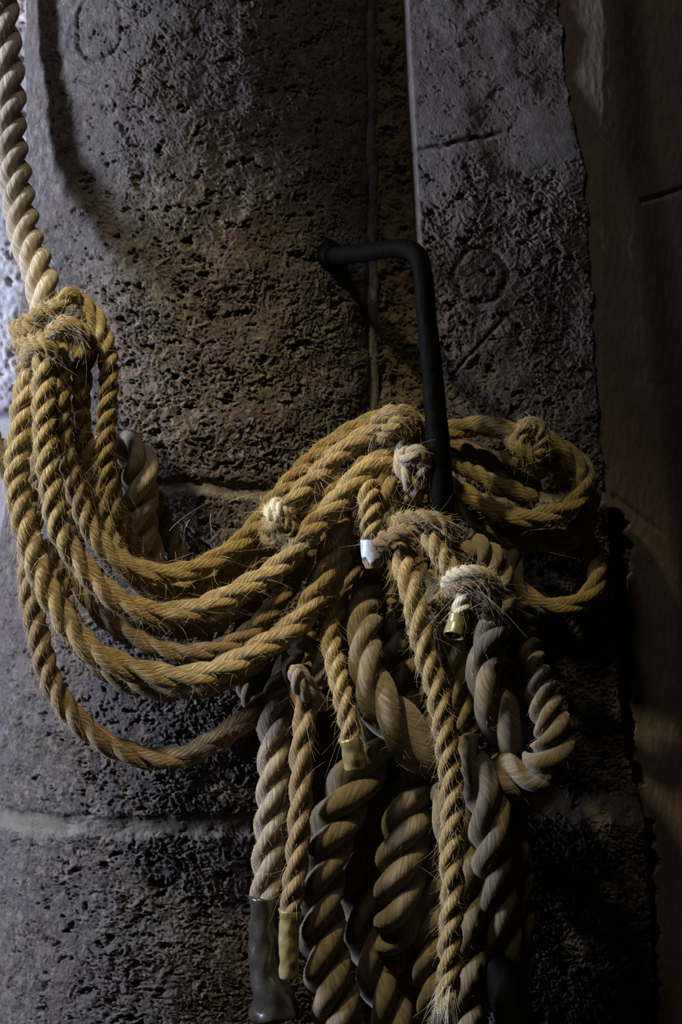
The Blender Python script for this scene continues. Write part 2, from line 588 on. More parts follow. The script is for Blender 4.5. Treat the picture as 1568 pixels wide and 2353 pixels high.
def joints_left(px, py):
    """recessed / raised mortar courses of the left shaft"""
    h = 0
    y1 = 1128 + 10 * np.sin(px / 90.0) + 7 * fbm(px / 50, py * 0 + 3, 3, 5)
    m1 = np.exp(-((py - y1) / 17.0) ** 4)
    y2 = 1892 - 0.03 * (px - 200) + 9 * fbm(px / 60, py * 0 + 9, 3, 6)
    m2 = np.exp(-((py - y2) / 25.0) ** 4)
    y3 = 300 + 20 * np.sin(px / 140.0 + 1.0) + 9 * fbm(px / 60, py * 0 + 9, 3, 8)
    m3 = sstep(-14, 6, py - y3) * (1 - sstep(10, 120, py - y3)) * sstep(120, 180, px) * (1 - sstep(520, 640, px))
    smooth = np.clip(m1 + m2, 0, 1)
    ring = np.exp(-((np.hypot((px - 205), (py - 70) * 0.9) - 68 - 3 * np.sin(py / 14)) / 6.0) ** 2) * (1 - 0.6 * sstep(150, 60, px * 0 + py) * sstep(215, 260, px))
    return smooth, -0.005 * m1 - 0.004 * m2 + 0.0028 * m3 - 0.0035 * ring


# left engaged shaft, convex, its left flank turning away out of sight
tt = np.radians(np.arange(-118, 90.01, 0.33))
TT, PYs = np.meshgrid(tt, py1)
edge = np.interp(PYs, [-300, 300, 600, 1000, 1300, 2600], [12, 12, 4, -22, -60, -110])
cL = 410.0
PXs = np.where(TT < 0, cL + (cL - edge) * np.sin(TT), cL + 442 * np.sin(TT))
dep = np.where(TT < 0, 0.030 - 0.15 * (1 - np.cos(TT)), 0.030 - 0.055 * (1 - np.cos(TT)))
arc = np.where(TT < 0, cL + TT * 430, PXs)
sm, jh = joints_left(arc, PYs)
upper = 0.45 + 0.45 * sstep(300, 760, PYs)
rg = upper * (1 - 0.85 * sm) * (0.55 + 0.45 * sstep(60, 340, arc)) * (1 - 0.8 * sstep(770, 850, arc))
h = stone(arc, PYs, 1.0, 1)
h = stone(arc, PYs, 0.0, 1) + rg * (h - stone(arc, PYs, 0.0, 1)) + jh
# a hollow worn into the shaft beside the hanging rope
h = h - 0.006 * np.exp(-(((arc - 150) / 60) ** 2 + ((PYs - 610) / 130) ** 2))
# direction of relief follows the shaft's outward normal
nxs = np.sin(TT); nys = np.cos(TT)
X = (PXs - CX) * S + h * nxs
Y = -(dep + h * nys)
Z = -(PYs - CY) * S
field('wall_left', M_STONE, X, Z, Y, mask=sm + 0.25 * fbm(arc / 18, PYs / 12, 3, 91), mat2=M_MORTAR)

# recessed strip between the shaft and the pilaster
px2 = np.arange(800, 985, CELL)
PX, PY = np.meshgrid(px2, py1)
h = stone(PX, PY, 0.8, 3) + 0.004 * fbm(PX / 45, PY / 60, 3, 77)
dd = -0.020 + h
field('wall_back', M_GROOVE, (PX - CX) * S, -(PY - CY) * S, -dd)
# plain roll moulding beside the shaft edge
px3 = np.arange(815, 872, 2.0)
PX, PY = np.meshgrid(px3, py1)
cx3 = 843 + 10 * sstep(0, 1200, PY) + 3 * fbm(PX * 0, PY / 120, 2, 4)
u = np.clip((PX - cx3) / 27.0, -1, 1)
dd = -0.024 + 0.008 * (1 - u ** 4) + 0.0007 * fbm(PX / 12, PY / 50, 3, 33)
field('trim_1', M_STONE_R, (PX - CX) * S, -(PY - CY) * S, -dd)

# right pilaster with a softly chamfered left arris and a ragged right edge
px4 = np.arange(895, 1540, CELL)
PX, PY = np.meshgrid(px4, py1)
le = np.interp(PY, [-300, 0, 600, 1200, 2600], [908, 912, 945, 985, 1010])
re = np.interp(PY, [-300, 0, 230, 400, 1000, 1150, 1700, 1850, 2100, 2600], [1288, 1288, 1312, 1350, 1382, 1400, 1438, 1480, 1500, 1505])
re = re + 9 * fbm(PX * 0, PY / 60, 4, 21)
prof = sstep(0, 1, (PX - le) / 26.0) * (0.90 + 0.10 * sstep(0, 1, (PX - le) / 140.0))
prof_r = 1 - sstep(0, 1, (PX - re + 14) / 22.0)
rough = 0.16 + 0.55 * sstep(330, 520, PY) + 0.4 * sstep(900, 1300, PY)
rough = rough * sstep(0, 70, PX - le)
j1 = np.exp(-((PY - (1138 + 6 * fbm(PX / 40, PY * 0, 3, 9))) / 16.0) ** 4)
j2 = np.exp(-((PY - (1845 + 9 * fbm(PX / 60, PY * 0, 3, 9) + 0.05 * (PX - 1300))) / 38.0) ** 4) * sstep(1150, 1260, PX)
j0 = np.exp(-((PY - (355 - 0.19 * (PX - 950) + 6 * fbm(PX / 40, PY * 0, 2, 19))) / 6.0) ** 2) * (PX < 1330) * sstep(1190, 1100, PX)
rough = rough * (1 - 0.9 * np.clip(j1 + j2, 0, 1))
flat = stone(PX, PY, 0.0, 7)
h = flat + rough * (stone(PX, PY, 1.0, 7) - flat) - 0.004 * j1 - 0.003 * j2 - 0.004 * j0
# smooth worn patch of the block
pat = np.exp(-(((PX - 1270) / 70) ** 4 + ((PY - 320) / 80) ** 4))
h = h * (1 - 0.8 * pat) + 0.002 * pat
ring = np.exp(-((np.hypot(PX - 1100, PY - 640) - 60 - 3 * np.sin(PY / 9)) / 5.5) ** 2)
ld = np.abs((PX - 1050) * 120 + (PY - 850) * 110) / math.hypot(120, 110)
line = np.exp(-(ld / 4.0) ** 2) * sstep(1040, 1060, PX) * sstep(1170, 1150, PX)
h = h - 0.0034 * ring - 0.003 * line
dd = -0.045 + (0.064 * prof + h) * prof_r
field('wall_front', M_STONE_R, (PX - CX) * S, -(PY - CY) * S, -dd, mask=j1 + j2 + 0.25 * fbm(PX / 18, PY / 12, 3, 92), mat2=M_PLASTER)

# plastered return wall at the right with a slanting arris
px5 = np.arange(1230, 1850, CELL)
PX, PY = np.meshgrid(px5, py1)
ed = np.interp(PY, [-300, 0, 380, 470, 700, 1000, 1300, 2600], [1400, 1412, 1445, 1470, 1496, 1536, 1568, 1640])
prof = 1 - sstep(0, 1, (PX - ed + 30) / 110.0)
h = 0.0009 * fbm(PX / 150, PY / 300, 2, 13) + 0.0003 * fbm(PX / 14, PY / 40, 3, 17)
jt = np.exp(-((PY - (462 - 0.36 * (PX - 1480))) / 7.0) ** 2) * (PX > ed)
crack = np.exp(-(((PX - 1405) * 0.75 - (PY - 1140)) / 9.0) ** 2) * sstep(1395, 1410, PX) * sstep(1530, 1500, PX)
rid = np.exp(-(((PX - 1330) * 1.1 - (PY - 270)) / 12.0) ** 2) * sstep(1320, 1340, PX) * sstep(1450, 1430, PX)
rr5 = np.interp(PY, [1150, 1200, 1400, 1700, 1800, 1840, 1880, 2600], [1385, 1440, 1442, 1450, 1478, 1300, 1500, 1515]) + 12 * fbm(PX * 0, PY / 40, 4, 31)
rec = sstep(1165, 1200, PY) * sstep(4, -4, PX - rr5)
dd = -0.004 + 0.019 * prof + h - 0.03 * rec - 0.00006 * np.maximum(PX - 1380, 0) - 0.003 * jt - 0.002 * crack + 0.0010 * rid + 0.01 * sstep(1400, 1600, PX) * 0
field('wall_right', M_PLASTER, (PX - CX) * S, -(PY - CY) * S, -dd)

# pale wall further back, seen past the left flank of the shaft
px6 = np.arange(-900, 300, 6.0)
py6 = np.arange(-700, 3500, 6.0)
PX, PY = np.meshgrid(px6, py6)
dd = -0.24 + stone(PX, PY, 0.8, 23) * (1 - 0.9 * sstep(850, 950, PY))
dd = dd - 0.012 * np.exp(-((PY - 925) / 12.0) ** 2)
field('wall_far', M_FAR, (PX - CX) * S, -(PY - CY) * S, -dd)

# ------------------------------------------------------------ iron hook
hk = thing('iron_hook', P(760, 585, 0.0), 'black forged iron rod bent down from the wall, ropes hanging behind and over it', 'hook')
rod = tube([(748, 592, -0.03, 44), (775, 588, 0.02, 43), (830, 582, 0.06, 43), (890, 573, 0.105, 42), (935, 572, 0.130, 44), (962, 592, 0.142, 46), (973, 640, 0.146, 46),
            (980, 720, 0.146, 47), (990, 820, 0.146, 49), (1000, 930, 0.146, 51), (1010, 1040, 0.145, 53), (1018, 1150, 0.144, 54), (1030, 1290, 0.125, 55),
            (1045, 1450, 0.10, 55), (1070, 1700, 0.085, 56), (1096, 1950, 0.085, 58), (1112, 2080, 0.10, 60), (1134, 2180, 0.135, 64), (1166, 2280, 0.165, 84), (1205, 2400, 0.178, 104), (1260, 2540, 0.18, 116)],  # flared black foot at the lower end stands in for the void there
           M_IRON, 'rod', 24, 0.03, step=0.0022)
adopt(rod, hk)
adopt(tube([(745, 592, -0.025, 84), (756, 591, 0.0, 82), (764, 590, 0.012, 62), (768, 590, 0.016, 46)], M_IRON, 'wall_socket', 28, 0.05), hk)

# ------------------------------------------------------------ ropes
FUZZ = 1.9


def thin(pts, dia, label, cat='rope', mat=None, pitch=2.7, seed=0, fuzz=14, fl=0.006, hair=None, group=None, name='thin_rope', **kw):
    r = Rope(pts, dia, pitch, seed, **kw)
    root = recentre(r.solid(name, mat or M_MANILA))
    tag(root, label, cat, group)
    f = r.fuzz(fuzz * FUZZ, fl, hair or M_HAIR)
    if f: adopt(f, root)
    return root, r


def thick(pts, dia, label, mat=None, pitch=2.1, seed=0, fuzz=6, fl=0.004, hair=None, group=None, name='thick_rope', **kw):
    r = Rope(pts, dia, pitch, seed, **kw)
    root = thing(name, r.c[0], label, 'rope', group)
    r.strands(mat or M_THICK, root)
    f = r.fuzz(fuzz * FUZZ, fl, hair or M_HAIR_DARK, long_frac=0.02)
    if f: adopt(f, root)
    return root, r


def part(parent, pts, dia, name='loop', mat=None, pitch=2.6, seed=0, fuzz=14, fl=0.006, hair=None, long_frac=0.06, **kw):
    if name == 'loop':
        kw.setdefault('open_lay', 0.75)
        kw.setdefault('lay', (0.375, 0.625))
    r = Rope(pts, dia, pitch, seed, **kw)
    o = adopt(r.solid(name, mat or M_MANILA), parent)
    f = r.fuzz(fuzz * FUZZ, fl, hair or M_HAIR, long_frac=long_frac)
    if f: adopt(f, o)
    return o, r


# --- thick rope coming down at the left edge
thick([(6, -120, -0.02), (4, 0, -0.02), (8, 100, -0.016), (18, 230, -0.006), (27, 350, 0.008), (43, 450, 0.025), (62, 540, 0.044), (87, 620, 0.066), (100, 690, 0.08), (108, 760, 0.088), (112, 830, 0.083)],
      82, 'thick pale three-strand rope coming down the left edge into the lashing of the coil', M_THICK_PALE, 2.5, 3, 12, 0.0035, M_HAIR)

# --- thick rope looping behind the coil
thick([(-40, 1010, 0.05), (4, 1050, 0.055), (60, 1085, 0.055), (130, 1070, 0.05), (200, 1040, 0.06), (250, 1030, 0.070), (298, 1030, 0.080), (325, 1065, 0.084), (322, 1125, 0.082), (316, 1190, 0.074), (330, 1260, 0.062), (352, 1330, 0.05), (350, 1380, 0.045)],
      88, 'thick rope bend bulging out from behind the hanging coil, against the left shaft', M_THICK_PALE, 2.5, 9, 8, 0.004)
thick([(345, 1120, 0.045), (372, 1190, 0.048), (398, 1250, 0.05), (425, 1310, 0.05), (440, 1350, 0.046)], 54,
      'short dull brown rope run behind the top loop of the coil', M_THICK, 2.6, 12, 5, 0.003)

# --- the draped manila coil
coil = thing('rope_coil', P(150, 700, 0.1), 'large golden manila rope coil draped from the left edge lashing to the iron hook', 'rope')
# loop 1: rear top arc
part(coil, [(128, 790, 0.118), (140, 823, 0.126), (140, 887, 0.128), (140, 951, 0.126), (149, 1015, 0.124), (160, 1078, 0.122), (178, 1142, 0.120), (208, 1215, 0.118), (248, 1268, 0.116), (298, 1301, 0.114),
            (350, 1316, 0.112), (407, 1318, 0.11), (470, 1300, 0.108), (536, 1262, 0.105), (575, 1222, 0.100), (605, 1183, 0.098), (635, 1146, 0.097), (668, 1110, 0.096), (710, 1066, 0.096), (752, 1031, 0.096),
            (816, 990, 0.096), (868, 966, 0.098), (915, 955, 0.10), (950, 968, 0.10), (975, 1000, 0.095)], 50, seed=21, fuzz=22)
# loop 2: goes through the small knot
part(coil, [(180, 745, 0.110), (190, 800, 0.118), (188, 870, 0.120), (184, 930, 0.112), (190, 1000, 0.104), (205, 1070, 0.100), (222, 1140, 0.098), (246, 1215, 0.096), (280, 1290, 0.094), (330, 1340, 0.092),
            (390, 1360, 0.090), (450, 1355, 0.088), (510, 1325, 0.088), (560, 1285, 0.088), (604, 1245, 0.092), (640, 1200, 0.105), (668, 1159, 0.116), (696, 1127, 0.120), (738, 1086, 0.122), (780, 1042, 0.122), (833, 1006, 0.122), (884, 983, 0.122), (925, 975, 0.115), (955, 1000, 0.10)],
     50, seed=22, fuzz=22)
# loop 3: outermost right hanging part
part(coil, [(150, 700, 0.110), (190, 700, 0.118), (222, 742, 0.122), (243, 795, 0.122), (250, 860, 0.122), (249, 940, 0.120), (246, 1020, 0.116), (248, 1090, 0.110), (264, 1157, 0.102), (295, 1232, 0.085), (330, 1290, 0.07), (370, 1320, 0.06), (430, 1335, 0.055), (500, 1335, 0.055),
            (560, 1315, 0.06), (620, 1270, 0.07), (680, 1215, 0.08), (740, 1150, 0.085), (790, 1095, 0.09)], 48, seed=23, fuzz=20)
# loop 4: main front arc
part(coil, [(92, 798, 0.118), (104, 830, 0.132), (102, 887, 0.136), (102, 951, 0.138), (105, 1015, 0.140), (112, 1078, 0.140), (119, 1142, 0.140), (130, 1200, 0.138), (150, 1248, 0.136), (186, 1297, 0.134), (232, 1350, 0.132), (292, 1392, 0.130),
            (364, 1410, 0.128), (440, 1402, 0.128), (517, 1374, 0.128), (575, 1345, 0.128), (640, 1303, 0.130), (693, 1246, 0.132), (745, 1190, 0.132), (780, 1148, 0.132), (816, 1104, 0.132), (858, 1070, 0.128), (915, 1044, 0.118), (965, 1012, 0.100), (995, 985, 0.085)], 58, seed=24, fuzz=24)
# loop 5: the lower wide arc
part(coil, [(88, 790, 0.095), (80, 849, 0.104), (64, 890, 0.110), (55, 935, 0.112), (50, 985, 0.114), (44, 1040, 0.114), (41, 1100, 0.114), (48, 1170, 0.114), (64, 1240, 0.116), (88, 1310, 0.118), (124, 1387, 0.120), (172, 1458, 0.120), (232, 1508, 0.120), (306, 1540, 0.118), (383, 1556, 0.118),
            (459, 1552, 0.118), (536, 1524, 0.120), (590, 1492, 0.122), (645, 1460, 0.124), (695, 1418, 0.124), (728, 1360, 0.122), (752, 1300, 0.118), (768, 1240, 0.112), (782, 1180, 0.104), (800, 1120, 0.095)], 62, seed=25, fuzz=22)
# loop 6: behind loop 5
part(coil, [(112, 1240, 0.085), (128, 1310, 0.088), (150, 1390, 0.090), (190, 1480, 0.092), (240, 1540, 0.092), (310, 1574, 0.092), (390, 1588, 0.092), (470, 1580, 0.092), (540, 1550, 0.092), (600, 1505, 0.09), (650, 1450, 0.088)], 50, mat=M_MANILA_OLD, seed=26, fuzz=12)
# loop 7: the lowest
part(coil, [(100, 1050, 0.09), (84, 1120, 0.09), (74, 1200, 0.09), (66, 1290, 0.09), (70, 1370, 0.092), (84, 1450, 0.092), (110, 1545, 0.092), (152, 1622, 0.092), (210, 1684, 0.090), (287, 1727, 0.088), (364, 1742, 0.086), (440, 1730, 0.084), (517, 1688, 0.080), (590, 1636, 0.075), (650, 1590, 0.066), (700, 1530, 0.06), (720, 1450, 0.055)],
     56, mat=M_MANILA_OLD, seed=27, fuzz=16)
# loop 8, 9: dull ones between the arcs
part(coil, [(150, 1060, 0.085), (152, 1150, 0.086), (160, 1270, 0.086), (200, 1370, 0.086), (262, 1438, 0.086), (340, 1478, 0.086), (420, 1498, 0.086), (500, 1492, 0.084), (570, 1455, 0.080), (628, 1395, 0.076), (675, 1330, 0.074), (715, 1260, 0.074), (752, 1190, 0.078)],
     48, mat=M_MANILA_OLD, seed=28, fuzz=10)
part(coil, [(60, 830, 0.085), (72, 900, 0.085), (90, 980, 0.085), (110, 1060, 0.08), (150, 1150, 0.072), (170, 1250, 0.066), (200, 1340, 0.064), (262, 1400, 0.064), (340, 1436, 0.064), (420, 1444, 0.064), (500, 1425, 0.064), (570, 1372, 0.064), (625, 1315, 0.066), (680, 1250, 0.068), (740, 1170, 0.072)], 52,
     mat=M_MANILA_OLD, seed=29, fuzz=10)
# lashing where the coil is tied to the thick rope
part(coil, coil_pts((80, 722, 0.088), (104, 800, 0.095), 50, 0.032, 2.6, ph=2.2), 40, 'lashing', pitch=2.0, seed=31, fuzz=20, fl=0.007)
part(coil, [(66, 770, 0.10), (72, 735, 0.12), (100, 712, 0.132), (134, 705, 0.136), (150, 682, 0.132), (168, 680, 0.126), (180, 700, 0.118), (186, 730, 0.106), (170, 755, 0.095)], 38, 'lashing', pitch=2.0, seed=32, fuzz=20, fl=0.007)
part(coil, [(110, 770, 0.142), (140, 750, 0.15), (172, 752, 0.148), (200, 778, 0.138), (206, 812, 0.12), (195, 840, 0.10)], 40, 'lashing', pitch=2.0, seed=33, fuzz=20, fl=0.008, hair=M_HAIR_PALE)
part(coil, [(66, 850, 0.10), (64, 812, 0.122), (84, 790, 0.14), (112, 796, 0.146), (130, 820, 0.138)], 38, 'lashing', pitch=2.0, seed=34, fuzz=20, fl=0.008)
# small knot of loop 2
part(coil, coil_pts((628, 1190, 0.128), (652, 1165, 0.130), 17, 0.012, 1.6, ph=1.0, n=8), 32, 'knot', M_WHITEFRAY, pitch=1.9, seed=35, fuzz=30, fl=0.005, hair=M_HAIR_PALE)
part(coil, [(606, 1216, 0.105), (622, 1196, 0.128), (652, 1196, 0.138), (668, 1220, 0.136), (650, 1236, 0.13), (618, 1240, 0.122), (612, 1212, 0.116), (636, 1206, 0.14), (672, 1226, 0.122), (690, 1240, 0.11)], 33, 'knot', M_MANILA, pitch=1.9, seed=36, fuzz=20, fl=0.005)
# bights at the hook
part(coil, [(862, 985, 0.128), (890, 955, 0.135), (925, 950, 0.136), (952, 968, 0.128), (960, 1000, 0.12), (930, 1012, 0.118), (905, 992, 0.125)], 44, 'bight', M_MANILA_OLD, pitch=2.4, seed=37, fuzz=34, fl=0.006, hair=M_HAIR)
part(coil, [(870, 1012, 0.118), (895, 985, 0.138), (922, 966, 0.142), (938, 985, 0.135), (925, 1012, 0.125)], 38, 'bight', M_MANILA, pitch=2.4, seed=38, fuzz=24, fl=0.005)
# stray long fibres of the coil
n = 70
rr_ = np.random.default_rng(5)
bx = rr_.uniform(60, 900, n); by = np.where(bx < 260, rr_.uniform(760, 1400, n), 1330 - (bx - 260) * 0.45 + rr_.uniform(-60, 120, n))
base = np.array([P(a, b, 0.135) for a, b in zip(bx, by)])
dr = rr_.normal(0, 1, (n, 3)) * np.array([1, 0.35, 1]); dr /= np.linalg.norm(dr, axis=1)[:, None]
adopt(hairs(base, dr, rr_.uniform(0.01, 0.032, n), rr_.normal(0, 0.5, (n, 3)), 0.00013, M_HAIR_PALE, 'stray_fibres', 7), coil)

# --- short ends hanging inside the coil
thin([(452, 1395, 0.040), (462, 1430, 0.048), (470, 1462, 0.05), (472, 1500, 0.045)], 42, 'short frayed olive rope stub hanging inside the coil, left of the blue taped end', mat=M_OLIVE, seed=41, fuzz=20)
thin([(498, 1395, 0.035), (506, 1430, 0.04), (510, 1465, 0.042), (512, 1500, 0.04)], 36, 'thin olive rope stub hanging beside the frayed stub inside the coil', mat=M_OLIVE, seed=42, fuzz=20)
st, _ = thin([(650, 1300, 0.048), (610, 1350, 0.05), (580, 1390, 0.052), (562, 1425, 0.052), (554, 1445, 0.052)], 40, 'short rope tail with a royal blue taped end hanging inside the coil', mat=M_MANILA, seed=43, fuzz=16)
adopt(tube([(560, 1432, 0.052, 40), (555, 1448, 0.052, 41), (551, 1466, 0.052, 38)], M_TAPE_ROYAL, 'end_tape', 24, 0.03), st)['label'] = 'royal blue tape'

# --- lower left dull pair under the coil
thick([(560, 1480, 0.03), (556, 1540, 0.032), (566, 1590, 0.034), (590, 1630, 0.036), (612, 1680, 0.034)], 44, 'dull grey rope bend hanging just below the wide lower arc of the coil', M_THICK, 2.6, 44, 4, 0.003)

# --- small pale knot beside the hook
kn = thing('knotted_rope_end', P(950, 1060, 0.12), 'pale knotted rope end hanging left of the iron hook', 'rope')
part(kn, [(950, 1000, 0.10), (934, 1028, 0.128), (926, 1062, 0.142), (936, 1092, 0.146), (948, 1118, 0.142), (950, 1150, 0.125)], 46, 'rope_end', M_THICK_PALE, 2.8, 45, 20, 0.004)
part(kn, [(918, 1085, 0.125), (938, 1052, 0.152), (962, 1036, 0.156), (972, 1062, 0.150), (964, 1096, 0.146), (942, 1112, 0.14)], 38, 'knot', M_THICK_PALE, 2.6, 46, 24, 0.004)
thin([(905, 1110, 0.08), (925, 1140, 0.082), (950, 1165, 0.082), (985, 1175, 0.08), (1010, 1200, 0.075)], 40, 'dim olive rope piece running behind the pale knotted end', mat=M_OLIVE, seed=47, fuzz=12)

# --- tail with silver-blue tape
tp, r_ = thin([(838, 1068, 0.088), (844, 1095, 0.118), (848, 1130, 0.140), (851, 1165, 0.148), (853, 1205, 0.150), (855, 1250, 0.150)], 54, 'short golden rope tail with silver-blue tape torn at its end', seed=51, pitch=2.0, fuzz=26, fl=0.005)
adopt(tube([(854, 1238, 0.150, 52), (855, 1262, 0.150, 52), (857, 1285, 0.150, 50)], M_TAPE_BLUE, 'end_tape', 40, 0.02, hollow=True, zig=0.32, seed=1.2), tp)['label'] = 'silver-blue tape torn at its lower edge'
adopt(tube([(855, 1255, 0.149, 40), (857, 1290, 0.149, 42), (858, 1306, 0.149, 34)], M_MANILA_OLD, 'cut_end', 24, 0.05), tp)

# --- long thin tail in front of everything
lt, lr = thin([(872, 1060, 0.095), (884, 1090, 0.120), (886, 1130, 0.130), (892, 1183, 0.128), (904, 1225, 0.130), (922, 1274, 0.150), (936, 1325, 0.168), (951, 1380, 0.176), (964, 1440, 0.180), (982, 1508, 0.182),
               (1001, 1566, 0.184), (1013, 1630, 0.186), (1023, 1690, 0.188), (1031, 1753, 0.188), (1037, 1815, 0.188), (1039, 1880, 0.188), (1038, 1940, 0.188), (1040, 2000, 0.188), (1041, 2065, 0.188), (1037, 2115, 0.188),
               (1034, 2166, 0.188), (1033, 2223, 0.188), (1026, 2280, 0.188), (1023, 2318, 0.188, 50), (1021, 2352, 0.188, 30)], 57, 'long golden rope tail hanging full length in front of the thick ropes', seed=52, pitch=2.9, lay=(0.39, 0.61), fuzz=22, fl=0.007)
adopt(tube([(1023, 2322, 0.188, 50), (1021, 2350, 0.188, 50), (1020, 2400, 0.188, 47)], M_TAPE_DARK, 'end_tape', 24, 0.05), lt)
n = 90
base = np.array([P(1024 + rr_.uniform(-22, 22), 2275 + rr_.uniform(-10, 30), 0.2) for _ in range(n)])
dr = np.stack([rr_.normal(-0.25, 0.25, n), rr_.uniform(-0.25, 0.0, n), -np.ones(n)], 1); dr /= np.linalg.norm(dr, axis=1)[:, None]
adopt(hairs(base, dr, rr_.uniform(0.008, 0.03, n), rr_.normal(0, 0.25, (n, 3)), 0.00014, M_HAIR_PALE, 'frayed_fibres', 6), lt)

# --- tail hanging left of it, ending in clear tape
mt, mr = thin([(800, 1185, 0.085), (790, 1240, 0.10), (776, 1300, 0.105), (758, 1360, 0.105), (752, 1405, 0.108), (760, 1470, 0.120), (776, 1540, 0.135), (788, 1595, 0.145), (798, 1645, 0.150), (805, 1690, 0.150), (808, 1712, 0.149, 38)], 49,
              'golden rope tail beside the coil, its lower end wrapped in clear tape', seed=53, pitch=2.9, lay=(0.39, 0.61), fuzz=18, fl=0.006)
adopt(tube([(804, 1694, 0.150, 54), (812, 1730, 0.148, 54), (818, 1764, 0.146, 50)], M_TAPE_OLIVE, 'end_tape', 24, 0.09), mt)

# --- horizontal hitch crossing over, falling into the frayed knot
ht = thing('hitched_rope', P(960, 1215, 0.17), 'brown rope hitched across the tails, ending in a frayed knot and open tape sleeve', 'rope')
part(ht, [(868, 1262, 0.150), (880, 1240, 0.160), (910, 1226, 0.168), (946, 1216, 0.170), (985, 1216, 0.168), (1012, 1220, 0.155), (1030, 1240, 0.15)], 40, 'hitch', M_MANILA_OLD, 2.6, 61, 20, 0.006)
part(ht, [(900, 1250, 0.12), (895, 1215, 0.135), (925, 1192, 0.165), (965, 1188, 0.178), (1005, 1194, 0.182), (1028, 1212, 0.180), (1030, 1240, 0.172), (1012, 1256, 0.165)], 36, 'hitch', M_MANILA_OLD, 2.6, 62, 24, 0.006)
part(ht, [(985, 1225, 0.168), (1000, 1250, 0.176), (1016, 1277, 0.180), (1033, 1305, 0.182), (1050, 1330, 0.178)], 50, 'hitch', M_MANILA, 2.2, 63, 34, 0.006)
part(ht, [(1028, 1362, 0.17), (1030, 1335, 0.186), (1060, 1316, 0.198), (1095, 1314, 0.200), (1125, 1326, 0.194), (1142, 1350, 0.18), (1140, 1375, 0.165)], 32, 'frayed_knot', M_WHITEFRAY, 2.2, 64, 36, 0.005, M_HAIR_PALE, 0.07)
part(ht, [(1020, 1375, 0.16), (1040, 1350, 0.185), (1075, 1340, 0.196), (1110, 1345, 0.195), (1132, 1368, 0.182), (1135, 1400, 0.165), (1115, 1415, 0.155)], 38, 'frayed_knot', M_MANILA_OLD, 2.2, 65, 20, 0.006, M_HAIR_PALE, 0.10)
part(ht, [(1085, 1345, 0.178), (1070, 1375, 0.188), (1058, 1405, 0.190), (1050, 1432, 0.190)], 42, 'rope_end', M_WHITEFRAY, 2.2, 66, 26, 0.005, M_HAIR_PALE, 0.06)
adopt(tube([(1056, 1412, 0.190, 46), (1050, 1435, 0.191, 47), (1043, 1462, 0.195, 48)], M_TAPE_OLIVE, 'tape_sleeve', 36, 0.02, hollow=True), ht)['label'] = 'open yellowed tape sleeve'

# --- fuzzy rope bending behind the frayed knot and down
thick([(1062, 1330, 0.105, 60), (1064, 1275, 0.125, 66), (1098, 1262, 0.135, 74), (1130, 1300, 0.138, 84), (1142, 1365, 0.138, 88), (1138, 1430, 0.138, 86), (1120, 1492, 0.138, 88), (1118, 1555, 0.138, 100), (1136, 1620, 0.138, 108), (1165, 1685, 0.132, 108), (1192, 1740, 0.11, 100), (1205, 1790, 0.09, 90)], 95,
      'fuzzy thick rope humped behind the frayed knot, curving down inside the big loop', M_THICK, [1.5, 1.5, 2.0, 3.6, 3.8, 3.0], 71, 14, 0.004, M_HAIR)
thick([(985, 1330, 0.11), (1010, 1350, 0.12), (1030, 1400, 0.118), (1045, 1470, 0.112), (1058, 1540, 0.110), (1072, 1610, 0.105), (1085, 1680, 0.095)], 66,
      'olive brown thick rope dropping behind the open tape sleeve', M_OLIVE, 2.8, 72, 10, 0.004)
thin([(950, 1420, 0.125), (985, 1385, 0.14), (1015, 1360, 0.145), (1040, 1345, 0.14)], 50, 'fuzzy olive rope bend between the long golden tail and the frayed knot', mat=M_OLIVE, seed=73, fuzz=40, fl=0.004)
thin([(945, 1455, 0.12), (985, 1430, 0.135), (1015, 1420, 0.135), (1040, 1440, 0.12)], 44, 'lower fuzzy olive rope bend under the frayed knot', mat=M_OLIVE, seed=74, fuzz=40, fl=0.004)

# --- the big loop
thick([(905, 1240, 0.05, 70), (880, 1320, 0.06, 80), (845, 1380, 0.085, 84), (838, 1450, 0.115, 84), (838, 1520, 0.130, 84), (858, 1590, 0.135, 106), (900, 1655, 0.135, 120), (955, 1715, 0.132, 118), (1020, 1755, 0.128, 104), (1090, 1775, 0.128, 104), (1160, 1785, 0.140, 108), (1225, 1782, 0.150, 112),
       (1266, 1745, 0.158, 114), (1276, 1690, 0.158, 98), (1258, 1630, 0.152, 90), (1238, 1570, 0.140, 82), (1215, 1510, 0.125, 76), (1196, 1450, 0.105, 72), (1182, 1390, 0.088, 66), (1165, 1330, 0.07, 60)], 95,
      'thick grey-brown rope forming the big open loop at the right of the bunch', M_THICK, [1.6, 2.0, 3.2, 3.2, 2.4, 1.6, 1.4, 1.7, 2.0], 75, 12, 0.004, M_HAIR)

